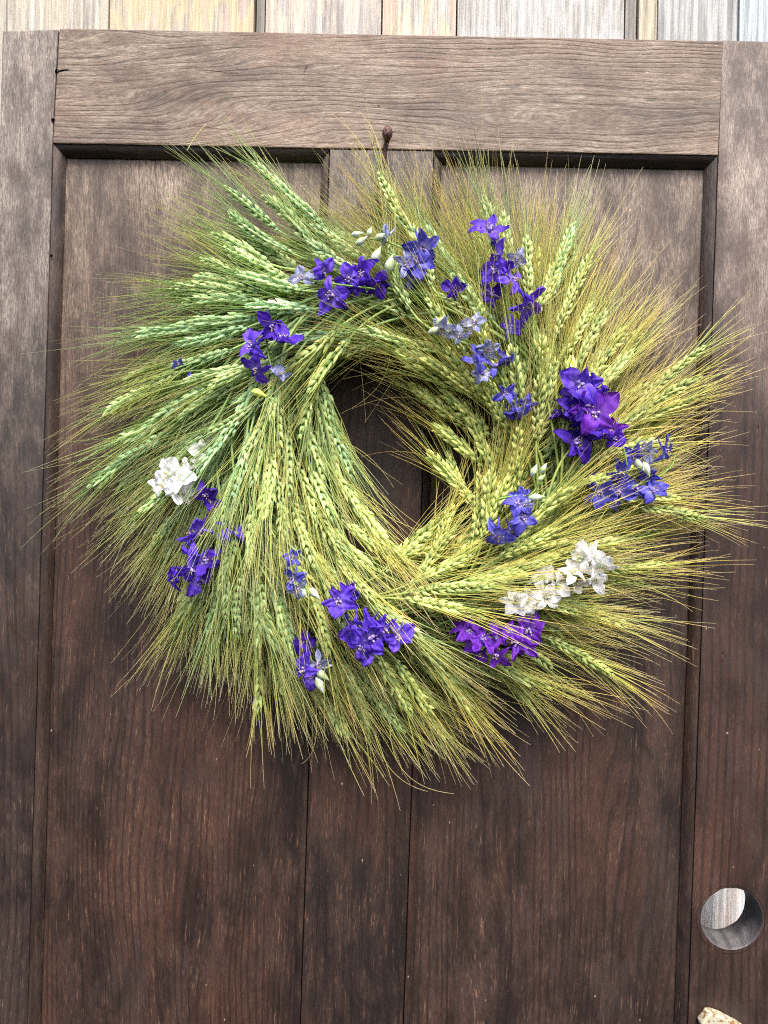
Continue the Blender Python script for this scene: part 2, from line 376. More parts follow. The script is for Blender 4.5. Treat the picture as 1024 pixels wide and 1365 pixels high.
for k in range(5):
    y = random.uniform(60, 180); x = random.uniform(90, 900); ln = random.uniform(20, 60)
    crack([(x + ln * j / 5, y + ln * .02 * j + random.uniform(-.5, .5)) for j in range(6)], .00004, .0006, 'drying_crack')
crack([(976, 1177), (977, 1182), (978, 1185)], .0007, 0)
# pale metal latch at the foot of the right stile
def latch():
    s = NT('aged_cream_metal', .4, .5); p = s.obj(); n = s.noise(p, 260, 4)
    s.l(s.mix(s.smooth(n, .5, .62), lin(206, 200, 176), lin(150, 112, 60)), s.b.inputs['Base Color']); s.b.inputs['Metallic'].default_value = .25
    pts = [(944, 1351), (950, 1350), (962, 1354), (985, 1366), (1012, 1384), (1004, 1402), (968, 1392), (936, 1372), (934, 1364)]
    o = prism('latch', [W2(x, y, .012) for x, y in pts], .014, .001, s.m, .0022, label='pale chipped metal latch end at the very bottom edge')
    prism('latch_shadow_disc', [W2(978 + 26 * math.cos(i * .3927), 1392 + 26 * math.sin(i * .3927), 0) for i in range(16)], .0035, -.001, hs.m, .001)  # near-black disc standing in for the shadow behind the latch
latch()

# ------------------------------------------------------------------ wall behind
wall = empty('wall', tuple(P(512, 1400, -.11)), 'pale weathered board wall behind the top of the door', 'wall')
wall['kind'] = 'thing'
WB = -.17
specs = [(-160, 8, (222, 216, 202), (206, 200, 180), .3, None), (8, 144, (220, 212, 200), (214, 200, 170), .3, None), (146, 338, (220, 208, 190), (214, 196, 152), .5, (200, 176, 168)),
         (341, 352, (176, 170, 162), None, 0, None), (354, 508, (214, 208, 200), (222, 206, 184), .4, None), (510, 608, (230, 222, 210), (226, 210, 172), .4, (216, 170, 158)),
         (610, 832, (216, 212, 206), (206, 206, 208), .4, None), (835, 850, (176, 172, 166), None, 0, None), (852, 876, (214, 204, 182), None, 0, None), (878, 984, (212, 212, 210), None, 0, None), (986, 1200, (218, 226, 230), None, 0, None)]
for i, (x0, x1, base, t1, amt, t2) in enumerate(specs):
    base = tuple(int(c * .93) for c in base); m = pale_wood('painted_board_%s' % 'abcdefghijklmn'[i], i * 1.7 + .3, base, t1, amt, t2)
    dep = WB - (.004 if x1 - x0 < 20 else 0) - (i % 2) * .0012
    prism('plank', [W2(x0 + 3, -140, WB), W2(x1 + 3, -140, WB), W2(x1 - 26, LOW, WB), W2(x0 - 26, LOW, WB)], dep, WB - .022, m, .0015, wall)
s = NT('shade_gap', .9, .1); s.b.inputs['Base Color'].default_value = lin(120, 108, 98)
prism('backing_board', [W2(-180, -160, WB), W2(1220, -160, WB), W2(1200, LOW, WB), W2(-200, LOW, WB)], WB - .024, WB - .04, s.m, 0, wall)
# loose plank standing between wall and door, seen through the lock hole
lp = prism('loose_plank', [W2(880, 1060, -.118), W2(992, 1060, -.118), W2(984, LOW, -.118), W2(874, LOW, -.118)], -.118, -.138, pale_wood('loose_plank_wood', 31.0, (236, 234, 232), (190, 140, 100), .2), .0012, parent=None)
lp['label'] = 'pale grey plank standing behind the door, seen through the round hole'; lp['category'] = 'plank'

# ------------------------------------------------------------------ iron hook
ir = NT('rusty_iron', .55, .5); p = ir.obj(); n = ir.noise(p, 420, 4)
ir.l(ir.mix(ir.smooth(n, .4, .6), lin(62, 44, 42), lin(112, 82, 72)), ir.b.inputs['Base Color']); ir.b.inputs['Metallic'].default_value = .4; ir.bump(n, .0012, .8)
def tube(pts, rad, sides=8, cap=True):
    pts = np.array(pts, float); n = len(pts); rad = np.broadcast_to(np.asarray(rad, float), (n,))
    tan = np.gradient(pts, axis=0); tan /= np.linalg.norm(tan, axis=1)[:, None] + 1e-12
    ref = np.array([0, 1.0, 0]) if abs(tan[0][1]) < .9 else np.array([1.0, 0, 0])
    u = np.cross(tan, ref); u /= np.linalg.norm(u, axis=1)[:, None] + 1e-12; v = np.cross(tan, u)
    ang = np.arange(sides) * 2 * math.pi / sides
    V = pts[:, None] + rad[:, None, None] * (np.cos(ang)[None, :, None] * u[:, None] + np.sin(ang)[None, :, None] * v[:, None])
    V = V.reshape(-1, 3); i = np.arange(n - 1)[:, None] * sides; j = np.arange(sides)[None]; k = (j + 1) % sides
    Q = np.stack([i + j, i + k, i + sides + k, i + sides + j], -1).reshape(-1, 4)
    return V, Q, np.repeat(np.linspace(0, 1, n), sides)
def joinp(parts):
    V = []; Q = []; T = []; o = 0
    for v, q, t in parts: V.append(v); Q.append(q + o); T.append(t); o += len(v)
    return np.concatenate(V), np.concatenate(Q), np.concatenate(T)
hook = empty('iron_hook', tuple(P(516, 190, 0)), 'small rusty iron hook driven in at the top rail, holding the wreath', 'hook')
c = [P(512, 196, -.004), P(514, 190, .006), P(516, 180, .014), P(516, 172, .018), P(517, 171, .022)]
V, Q, T = tube([P(516, 176, -.01), P(516, 177, .004), P(516, 178, .012), P(516, 178, .018), P(516.5, 178, .022), P(516.5, 178, .025), P(516.5, 178, .026)], [.0026, .0026, .003, .0052, .006, .0046, .0006], 12)
V[:, 2] = P(516, 180, .02)[2] + (V[:, 2] - P(516, 180, .02)[2]) * 1.35
mobj('hook_head', fast_mesh('hook_head', V, Q, mat=ir.m), hook)
V, Q, T = tube([P(517, 184, .016), P(514, 196, .012), P(512, 212, .010), P(509, 232, .009), P(506, 255, .012), P(506, 275, .02), P(510, 300, .03)], [.003, .0027, .0026, .003, .0036, .003, .002], 10)
mobj('hook_shank', fast_mesh('hook_shank', V, Q, mat=ir.m), hook)
nail = mobj('round_nail', fast_mesh('round_nail', *(lambda t: (t[0], t[1]))(tube([P(555, 295, 0), P(555, 295, .004), P(555, 295, .006), P(555, 295, .0075), P(555, 295, .008)], [.0012, .0014, .0034, .0028, .0004], 10)), mat=ir.m))
nail['label'] = 'small round nail head in the middle upright just above the blue flowers'; nail['category'] = 'nail'

# ------------------------------------------------------------------ wheat materials
def kernel_mat():
    s = NT('wheat_husk', .5, .35); t = s.attr('t'); r = s.attr('r'); oc = s.n('ShaderNodeObjectInfo').outputs['Color']
    p = s.obj()
    col = s.ramp(t, [(0, lin(120, 144, 98)), (.3, lin(178, 200, 146)), (.62, lin(224, 230, 164)), (.86, lin(248, 246, 178)), (1, lin(240, 236, 176))])
    col = s.mix(s.smooth(s.noise(p, 330, 3), .48, .66), col, lin(186, 212, 176))
    col = s.mix(1.0, col, oc, 'MULTIPLY')
    col = s.mix(1.0, col, s.ramp(r, [(0, (.62, .68, .6, 1)), (1, (1.22, 1.18, 1.15, 1))]), 'MULTIPLY')
    s.l(col, s.b.inputs['Base Color'])
    tr = s.n('ShaderNodeBsdfTranslucent'); s.l(col, tr.inputs[0]); mx = s.n('ShaderNodeMixShader'); mx.inputs[0].default_value = .15
    s.l(s.b.outputs[0], mx.inputs[1]); s.l(tr.outputs[0], mx.inputs[2]); s.l(mx.outputs[0], s.out.inputs[0])
    return s.m
def awn_mat():
    s = NT('wheat_awn', .45, .4); t = s.attr('t'); r = s.attr('r'); oc = s.n('ShaderNodeObjectInfo').outputs['Color']
    g_ = s.ramp(t, [(0, lin(166, 196, 136)), (.4, lin(192, 210, 138)), (.75, lin(216, 212, 142)), (1, lin(236, 224, 186))])
    y_ = s.ramp(t, [(0, lin(182, 198, 112)), (.35, lin(212, 208, 112)), (.7, lin(232, 210, 130)), (1, lin(240, 226, 196))])
    col = s.mix(s.smooth(r, .3, .9), g_, y_)
    col = s.mix(1.0, col, oc, 'MULTIPLY')
    s.l(col, s.b.inputs['Base Color'])
    tr = s.n('ShaderNodeBsdfTranslucent'); s.l(col, tr.inputs[0]); mx = s.n('ShaderNodeMixShader'); mx.inputs[0].default_value = .3
    s.l(s.b.outputs[0], mx.inputs[1]); s.l(tr.outputs[0], mx.inputs[2]); s.l(mx.outputs[0], s.out.inputs[0])
    return s.m
def stem_mat():
    s = NT('wheat_straw', .5, .4); t = s.attr('t'); oc = s.n('ShaderNodeObjectInfo').outputs['Color']
    col = s.mix(1.0, s.ramp(t, [(0, lin(120, 138, 84)), (.6, lin(150, 168, 96)), (1, lin(172, 188, 116))]), oc, 'MULTIPLY')
    s.l(col, s.b.inputs['Base Color']); return s.m
KM, AM, SM = kernel_mat(), awn_mat(), stem_mat()

def unit(v): return v / (np.linalg.norm(v, axis=-1, keepdims=True) + 1e-12)
def tubes(p0, d0, bend, L, r0, K=8, S=3, taper=.78, r=None):
    "many thin tapering bristles at once"
    N = len(p0); s = np.linspace(0, 1, K) ** .9
    Ls = L[:, None] * s[None]
    C = p0[:, None] + d0[:, None] * Ls[..., None] + bend[:, None] * (Ls ** 2)[..., None]
    hmin = .0035 * s[None]
    C[..., 1] = np.minimum(C[..., 1], -hmin)                      # never through the door
    u = unit(np.cross(d0, np.array([.13, .97, .2]))); v = np.cross(d0, u)
    ang = np.arange(S) * 2 * math.pi / S
    rr = r0[:, None] * (1 - taper * s[None])
    V = C[:, :, None] + rr[:, :, None, None] * (np.cos(ang)[None, None, :, None] * u[:, None, None] + np.sin(ang)[None, None, :, None] * v[:, None, None])
    i = np.arange(N)[:, None, None] * K * S + np.arange(K - 1)[None, :, None] * S; j = np.arange(S)[None, None]; k = (j + 1) % S
    Q = np.stack([i + j, i + k, i + S + k, i + S + j], -1).reshape(-1, 4)
    t = np.broadcast_to(s[None, :, None], (N, K, S)).ravel()
    rv = np.broadcast_to((r if r is not None else np.zeros(N))[:, None, None], (N, K, S)).ravel()
    return V.reshape(-1, 3), Q, t, rv
# floret template (pointed husk with a keel)
def floret_tpl(K=6, S=6):
    V = []; t_ = []
    ts = [0, .14, .36, .6, .82, 1.0]; ws = [.35, .85, 1.0, .74, .34, .04]
    for k, (t, w_) in enumerate(zip(ts, ws)):
        for j in range(S):
            a = 2 * math.pi * j / S; x = math.cos(a) * w_ * .5; y = math.sin(a) * w_ * .5
            if j == 0: x *= 1.22
            V.append((x + .10 * math.sin(t * 3.1), y, t)); t_.append(t)
    Q = []
    for k in range(K - 1):
        for j in range(S): Q.append((k * S + j, k * S + (j + 1) % S, (k + 1) * S + (j + 1) % S, (k + 1) * S + j))
    return np.array(V), np.array(Q), np.array(t_)
FV, FQ, FT = floret_tpl()
CX, CY = 527.0, 614.0
wreath = empty('wheat_wreath', tuple(P(CX, CY, 0)), 'round wreath of green bearded wheat ears with long bristling awns, hung on the brown door', 'wreath')
CEN = P(CX, CY, 0)
n_kernel = [0]
MASS = {'k': [], 'a': [], 's': []}
def ear(bx, by, tx, ty, hb, ht, warm, tone=1.0, detail=1, split=False, seed=0, stem=True, awnL=1.0, awnN=1.0, mass=False):
    g_ = np.random.default_rng(seed + 1000)
    B = P(bx, by, hb); T = P(tx, ty, ht); ax = T - B; L = np.linalg.norm(ax); a = ax / L
    nrm = np.array([0, -1.0, 0]); side = unit(np.cross(a, nrm)); nrm2 = np.cross(side, a)
    curv = g_.normal(0, 1.1) * side * 1.2 + nrm2 * g_.normal(.2, .4)
    def cur(s): return B + a * s + curv * (s * (s - L))            # passes through both ends
    def tan(s): return unit(a + curv * (2 * s - L))
    sp = .0041; n = max(9, int(L / sp)); roll = g_.choice([g_.normal(0, .35), g_.normal(1.2, .4)])
    esz = g_.uniform(.84, 1.16)
    f_par = []; awn_p = []; awn_d = []; awn_o = []
    for i in range(n):
        s = L * (i + .3) / n; p = cur(s); t = tan(s)
        u = unit(np.cross(t, nrm)); w_ = np.cross(u, t); u, w_ = u * math.cos(roll) + w_ * math.sin(roll), -u * math.sin(roll) + w_ * math.cos(roll)
        sg = 1 if i % 2 else -1
        env = min(1, .55 + 2.2 * (i + .5) / n) * min(1, .5 + 2.4 * (n - i - .5) / n)
        for k in (-1, 0, 1):
            if k == 0 and detail == 0 and i % 2: continue
            if g_.random() < .04: continue
            ph = k * g_.normal(1.0, .12); v = u * sg * math.cos(ph) + w_ * math.sin(ph)
            be = (.36 if k else .5) * g_.normal(1, .26) * (.75 + .25 * env)
            if i >= n - 2: be *= .45
            d = unit(t * math.cos(be) + v * math.sin(be)); ln = .0122 * esz * env * g_.normal(1, .09) * (1.05 if k else .92)
            base = p + v * .0011 * env
            yy = unit(np.cross(d, v)); xx = np.cross(yy, d)
            wd = .0052 * esz * env * g_.normal(1, .08)
            f_par.append((base, xx * wd, yy * wd * .82, d * ln, g_.random()))
            if k or g_.random() < .35:
                awn_p.append(base + d * ln * .93); awn_d.append((t, v, d)); awn_o.append(i / n)
    # husks
    M = len(f_par)
    base = np.array([f[0] for f in f_par]); XX = np.array([f[1] for f in f_par]); YY = np.array([f[2] for f in f_par]); DD = np.array([f[3] for f in f_par]); rr = np.array([f[4] for f in f_par])
    V = base[:, None] + FV[None, :, 0:1] * XX[:, None] + FV[None, :, 1:2] * YY[:, None] + FV[None, :, 2:3] * DD[:, None]
    V[..., 1] = np.minimum(V[..., 1], -.001)
    nv = len(FV)
    cool = np.array([.84, 1.02, 1.08]); wm = np.array([1.12, 1.07, .70]); mid = np.array([1.0, 1.04, .84])
    cc = (cool * (1 - warm * 2) + mid * warm * 2) if warm < .5 else (mid * (2 - warm * 2) + wm * (warm * 2 - 1))
    cc = cc * tone * g_.normal(1.03, .13); col = (*[float(max(0, x)) for x in cc], 1)
    K = 10; sa = np.linspace(0, L * .98, K)
    rc = tube([cur(s) for s in sa], np.linspace(.0013, .0006, K), 5)
    if split:
        me = fast_mesh('wheat_ear', rc[0], rc[1], attrs={'t': rc[2] * .3}, mat=SM)
        o = mobj('wheat_ear', me, wreath)
        for f in range(M):
            if n_kernel[0] >= 300: break
            n_kernel[0] += 1
            k_ = mobj('husk', fast_mesh('husk', V[f], FQ, attrs={'t': FT, 'r': np.full(nv, rr[f])}, mat=KM), o); k_.color = col
        if f < M - 1:
            V2 = V[f:]; Q = (FQ[None] + np.arange(len(V2))[:, None, None] * nv).reshape(-1, 4)
            k_ = mobj('husk_cluster', fast_mesh('husk_cluster', V2.reshape(-1, 3), Q, attrs={'t': np.tile(FT, len(V2)), 'r': np.repeat(rr[f:], nv)}, mat=KM), o); k_.color = col; k_['kind'] = 'stuff'
    elif mass:
        MASS['k'].append((V.reshape(-1, 3), (FQ[None] + np.arange(M)[:, None, None] * nv).reshape(-1, 4), np.tile(FT, M), np.repeat(rr, nv))); o = None
    else:
        Q = (FQ[None] + np.arange(M)[:, None, None] * nv).reshape(-1, 4)
        VV, QQ, TT = joinp([(V.reshape(-1, 3), Q, np.tile(FT, M)), (rc[0], rc[1], rc[2] * .2)])
        me = fast_mesh('wheat_ear', VV, QQ, attrs={'t': TT, 'r': np.concatenate([np.repeat(rr, nv), np.full(len(rc[0]), .4)])}, mat=KM)
        o = mobj('wheat_ear', me, wreath)
    if o: o.color = col
    # awns
    awn_p = np.array(awn_p); N = len(awn_p); keep = g_.random(N) < (.62 if seed < 500 else .52) * awnN; awn_p = awn_p[keep]; ad = [x for x, k in zip(awn_d, keep) if k]; ao = np.array(awn_o)[keep]; N = len(awn_p)
    tt = np.array([x[0] for x in ad]); vv = np.array([x[1] for x in ad])
    dv = np.abs(g_.normal(.17, .08, N)) + .03
    d0 = unit(tt + vv * dv[:, None] + g_.normal(0, .035, (N, 3)))
    lng = (.066 + .048 * g_.random(N)) * awnL * (1.0 - .18 * (ao > .8)) * np.where(g_.random(N) < .1, .6, 1)
    bend = vv * g_.normal(-.25, .55, (N, 1)) + g_.normal(0, .5, (N, 3)) + np.array([0, 0.15, -.35])
    # the swirl carries the bristles round a little
    bend = np.where((g_.random(N) < .07)[:, None], bend * 3.2, bend)
    V, Q, t, r = tubes(awn_p, d0, bend, lng, np.full(N, .00052) * g_.normal(1, .2, N), K=9 if detail else 6, r=np.clip(g_.normal(.36 + .5 * warm, .28, N), 0, 1))
    if mass: MASS['a'].append((V, Q, t, r)); return
    me = fast_mesh('awns', V, Q, attrs={'t': t, 'r': r}, mat=AM)
    aw = mobj('awns', me, o); aw['kind'] = 'stuff'
    aw.color = (*[float(x) for x in (np.array([.82, 1.0, 1.06]) * (1 - warm) + np.array([1.08, 1.03, .82]) * warm) * tone * g_.normal(1, .06)], 1)
    if stem:
        # stalk dives back into the ring and bends round with the swirl
        rad = B - CEN; rad[1] = 0; rn = unit(rad); ccw = np.array([-rn[2], 0, rn[0]])
        pts = []; p = B.copy(); d = -a; ln = .012
        for k in range(9):
            pts.append(p.copy()); rn = unit((p - CEN) * np.array([1, 0, 1])); ccw = np.array([-rn[2], 0, rn[0]])
            R_ = np.linalg.norm((p - CEN)[[0, 2]]); want = unit(-ccw - rn * np.clip((R_ - .17) * 6, -1, 1)); d = unit(d * .72 + want * .28); d = unit(d + np.array([0, (-.03 - p[1]) * 4.0, 0]) * .2)
            p = p + d * ln; p[1] = min(p[1], -.008)
        V, Q, T_ = tube(pts, np.linspace(.0013, .0016, 9), 5)
        st = mobj('stem', fast_mesh('stem', V, Q, attrs={'t': 1 - T_}, mat=SM), o); st.color = aw.color
    return o

def warmth(x, y):
    a = math.atan2(-(y - CY), x - CX)   # 0 = right, ccw
    v = .60 + .42 * math.cos(a - R(-30)) + .0
    r = math.hypot(x - CX, y - CY)
    if r < 190: v += .22
    return v
def hprof(r):
    return .022 + .062 * math.exp(-((r - 205) / 105.0) ** 2)
# ears read from the photograph: tip x, y, base x, y
EARS = [(574,712,520,755),(604,672,580,745),(860,545,785,600),(745,340,715,415),(842,470,780,535),(500,708,455,632),(455,655,426,575),(518,728,472,662),(448,640,424,560),(447,590,430,515),(540,748,485,690),(385,660,385,585),(360,560,372,495),(310,660,330,590),(265,630,310,570),(316,852,322,770),(278,850,300,772),(290,790,312,715),(400,800,370,725),(240,560,300,520),(190,450,270,425),(432,640,402,560),(445,695,410,615),(420,700,396,620),(300,250,372,308),(352,262,418,330),(282,312,356,350),(255,430,338,424),(240,512,315,490),(470,620,436,548),(300,700,322,622),(260,370,340,388),(210,640,262,590),(350,690,362,612),(460,740,418,670),(500,800,445,738),(470,850,432,775),(548,512,628,572),(562,478,645,535),(578,566,640,618),(530,470,610,520),(590,520,655,580),(306,282,390,338),(229,384,330,393),(318,366,400,387),(246,405,330,400),(328,408,412,412),(338,218,432,302),(505,232,556,322),(411,322,468,362),(520,330,545,405),(570,400,618,470),
(702,314,706,395),(764,298,734,400),(790,335,738,452),(808,415,768,492),(834,438,790,500),(681,462,697,545),(722,450,730,530),(761,478,752,555),(640,405,652,480),(597,465,640,525),
(939,463,853,537),(933,503,856,548),(926,532,826,569),(788,405,752,470),(179,447,262,438),(235,460,331,436),(226,488,300,468),(199,514,262,478),(141,552,215,517),(161,587,232,548),
(120,649,180,604),(281,514,350,486),(275,579,345,535),(322,614,355,560),(188,681,232,640),(414,520,458,462),(400,582,420,512),(382,490,424,458),(441,602,426,540),(482,690,429,611),
(370,607,368,540),(332,648,352,575),(410,610,412,550),(638,505,682,573),(626,553,656,618),(572,602,618,648),(596,603,628,668),(638,632,632,700),(655,628,646,698),(676,638,648,705),
(692,568,688,650),(762,652,704,702),(745,705,670,740),(594,692,536,738),(606,705,566,760),(626,742,556,774),(935,690,838,672),(885,752,805,758),(829,720,750,736),(772,818,700,795),
(817,901,728,850),(905,665,830,668),(334,756,338,675),(300,822,302,738),(237,832,275,770),(342,865,346,785),(377,720,370,640),(421,758,392,682),(371,868,336,798),(438,872,414,792),
(490,972,448,876),(547,952,508,885),(617,912,550,856),(495,758,436,700),(742,742,636,772),(632,780,545,790),(625,815,545,800),(576,952,535,890),(630,952,590,895),(711,914,650,875),
(560,850,490,800),(245,840,282,772),(205,560,280,515),(470,640,432,560),(520,742,455,690),(580,735,505,745),(690,600,672,670),(655,470,690,540),(545,300,575,380),(850,560,775,590),(860,620,785,640),(720,500,715,580),
(450,920,425,845),(395,885,372,805),(655,780,570,792),(700,765,615,780),(540,470,610,500),(480,440,560,465),(300,330,385,372),(268,345,350,385),(150,620,215,580),(215,720,260,655),(800,470,765,540),(880,590,800,610)]
cnt = 0
for k, (tx, ty, bx, by) in enumerate(EARS):
    L = math.hypot(tx - bx, ty - by)
    if L < 88: f = 88 / L; bx, by = tx + (bx - tx) * f, ty + (by - ty) * f
    rb_, rt_ = math.hypot(bx - CX, by - CY), math.hypot(tx - CX, ty - CY)
    hb, ht = hprof(rb_) + .006, hprof(rt_) + .012 + random.uniform(-.004, .01)
    w_ = min(1, max(0, warmth((tx + bx) / 2, (ty + by) / 2) + random.gauss(0, .16)))
    if k in (42, 47, 53): w_ = .12
    ear(bx, by, tx, ty, hb, ht, w_, 1.0, 1, split=(k in (48, 47, 54, 98, 102)), seed=k)
    cnt += 1
# the ears beneath and between them
NF = 270
for k in range(NF):
    u = (k + .5) / NF; th = k * 2.399963 + random.uniform(-.25, .25)
    layer = k % 4 if k < 190 else k % 3
    rm = [165, 225, 285, 325][layer] + random.uniform(-26, 26)
    al = {0: 84, 1: 62, 2: 44, 3: 33}[layer] + random.gauss(0, 9)
    left = math.cos(th - math.pi)          # the left side sweeps round more
    al += 7 * left
    mx_, my_ = CX + rm * math.cos(th) * (.97), CY - rm * math.sin(th) * 1.0
    # keep the eye of the ring open (leaning oval)
    ex, ey = mx_ - CX - 3, my_ - (CY - 12)
    q1 = (ex * math.cos(R(62)) + ey * math.sin(R(62))) / 152; q2 = (-ex * math.sin(R(62)) + ey * math.cos(R(62))) / 104
    m = math.hypot(q1, q2)
    if m < 1: mx_ = CX + 3 + ex / m; my_ = CY - 12 + ey / m
    da = th + R(al); dx, dy = math.cos(da), -math.sin(da); hl = random.uniform(40, 50)
    if 415 < mx_ + dx * hl < 605 and my_ + dy * hl < 300: continue
    hm = hprof(rm) * (random.uniform(.55, .98) if k < 170 else random.uniform(.3, .7)); w_ = min(1, max(0, warmth(mx_, my_) + random.gauss(0, .2)))
    deg = math.degrees(th) % 360; aL = .78 if 195 < deg < 300 else (.9 if 150 < deg <= 195 else 1.0)
    ear(mx_ - dx * hl, my_ - dy * hl, mx_ + dx * hl, my_ + dy * hl, max(.008, hm), max(.010, hm + random.uniform(-.006, .006)), w_, random.uniform(.85, 1.0), 0 if layer in (1, 2) else 1, seed=500 + k, awnL=aL, mass=cnt >= 298)
    cnt += 1

def pooled():
    def cat(lst):
        V = []; Q = []; t = []; rr = []; o = 0
        for v, q, a, b in lst: V.append(v); Q.append(q + o); t.append(a); rr.append(b); o += len(v)
        return np.concatenate(V), np.concatenate(Q), np.concatenate(t), np.concatenate(rr)
    if not MASS['k']: return
    V, Q, t, rr = cat(MASS['k']); o = mobj('wheat_ears_beneath', fast_mesh('wheat_ears_beneath', V, Q, attrs={'t': t, 'r': rr}, mat=KM), wreath); o['kind'] = 'stuff'; o.color = (.95, 1.0, .8, 1)
    V, Q, t, rr = cat(MASS['a']); a = mobj('awns', fast_mesh('awns', V, Q, attrs={'t': t, 'r': rr}, mat=AM), o); a['kind'] = 'stuff'; a.color = (.95, 1.0, .85, 1)
pooled()
print('EARS', cnt)
# ring of bound stalks at the core
def core():
    parts = []; tt = []
    for k in range(150):
        ph = random.uniform(0, 2 * math.pi); R0 = .172 + .050 * random.uniform(0, 1) ** .5 * math.cos(ph); h0 = .030 + .024 * math.sin(ph)
        a0 = random.uniform(0, 2 * math.pi); span = random.uniform(.8, 1.8); n = 14; pts = []
        for i in range(n):
            a = a0 + span * i / (n - 1); rr = R0 + .012 * (i / n) * random.uniform(.8, 1.2); pts.append((CEN[0] + rr * math.cos(a), -max(.006, h0 + .003 * math.sin(a * 5 + k)), CEN[2] + rr * math.sin(a)))
        parts.append(tube(pts, np.full(n, random.uniform(.001, .0018)), 5))
    V, Q, T = joinp(parts)
    o = mobj('stalk_ring', fast_mesh('stalk_ring', V, Q, attrs={'t': T}, mat=SM), wreath); o['kind'] = 'stuff'; o.color = (.75, .8, .7, 1)
    # binding twine
    pts = []
    for i in range(900):
        a = 2 * math.pi * i / 900; b = a * 34; pts.append((CEN[0] + (.172 + .046 * math.cos(b)) * math.cos(a), -(.033 + .026 * math.sin(b)), CEN[2] + (.172 + .046 * math.cos(b)) * math.sin(a)))
    V, Q, T = tube(pts, .0007, 4); s = NT('green_wire', .5, .5); s.b.inputs['Base Color'].default_value = lin(50, 62, 40)
    mobj('binding_wire', fast_mesh('binding_wire', V, Q, mat=s.m), wreath)
core()
# loose bristles and blades filling the pile
def fill(N, th, rlo, rhi, hlo, hhi, L0, L1, rad, col, seed, warm=.4):
    g_ = np.random.default_rng(seed)
    th = th[0] + (th[1] - th[0]) * g_.random(N); r = (rlo + (rhi - rlo) * g_.random(N) ** .8) / 1150
    al = np.radians(92 - (r * 1150 - 130) * .27 + g_.normal(0, 10, N)); da = th + al
    hh = np.array([hprof(x * 1150) for x in r]) * (hlo + (hhi - hlo) * g_.random(N))
    p0 = np.stack([CEN[0] + r * np.cos(th), -hh, CEN[2] + r * np.sin(th)], 1)
    d0 = unit(np.stack([np.cos(da), g_.normal(-.02, .09, N), np.sin(da)], 1)); p0 -= d0 * .045
    rn = np.stack([np.cos(th), 0 * th, np.sin(th)], 1)
    V, Q, t, rv = tubes(p0, d0, rn * g_.normal(.9, .6, (N, 1)) + g_.normal(0, .6, (N, 3)), L0 + (L1 - L0) * g_.random(N), rad * g_.normal(1, .2, N), K=8, r=np.clip(g_.normal(warm, .3, N), 0, 1))
    o = mobj('loose_awns', fast_mesh('loose_awns', V, Q, attrs={'t': t, 'r': rv}, mat=AM), wreath); o['kind'] = 'stuff'; o.color = col
fill(2600, (0, 2 * math.pi), 160, 300, .15, .8, .06, .10, .00055, (.95, 1, .82, 1), 77)
fill(500, (0, 2 * math.pi), 240, 345, .3, 1.0, .07, .11, .00042, (1, 1, .85, 1), 78)
fill(1000, (R(-15), R(100)), 210, 345, .3, 1.1, .08, .125, .0004, (1.06, 1.0, .72, 1), 79, .8)
fill(900, (0, 2 * math.pi), 260, 350, .3, 1.1, .07, .115, .00026, (1, 1, .9, 1), 81)
fill(350, (R(140), R(215)), 240, 345, .3, 1.0, .08, .12, .0004, (1, 1, .85, 1), 80)
# long strays crossing the eye of the ring and straggling at the rim
def strays():
    L_ = [((455,560),(625,742),(500,650)),((450,600),(740,730),(540,700)),((560,430),(487,562),(540,480)),((470,420),(488,563),(480,480)),((520,470),(445,555),(500,520)),((600,520),(470,520),(540,500)),((610,560),(470,545),(545,530)),
          ((430,590),(525,650),(480,600)),((500,240),(440,150),(480,190)),((510,230),(478,148),(500,180)),((420,930),(402,1018),(420,990)),((480,960),(495,1072),(492,1010)),((500,980),(570,1055),(525,1030)),((520,960),(605,1058),(540,1030)),((250,200),(275,165),(262,180)),
          ((430,650),(600,745),(500,720)),((440,560),(520,760),(462,680)),((590,700),(602,650),(598,680)),((580,745),(612,655),(600,700))]
    P0 = []; parts = []
    for a, b, m in L_:
        A, B_, M_ = P(*a, .06), P(*b, .03), P(*m, .052)
        s = np.linspace(0, 1, 14)[:, None]; C = A * (1 - s) ** 2 + (2 * M_ - (A + B_) / 2) * 2 * s * (1 - s) + B_ * s ** 2
        parts.append(tube(C, np.linspace(.00045, .0002, 14), 4))
    V, Q, T = joinp(parts); o = mobj('stray_awns', fast_mesh('stray_awns', V, Q, attrs={'t': .35 + .65 * T, 'r': np.full(len(T), .6)}, mat=AM), wreath); o['kind'] = 'stuff'; o.color = (1, .95, .85, 1)
strays()

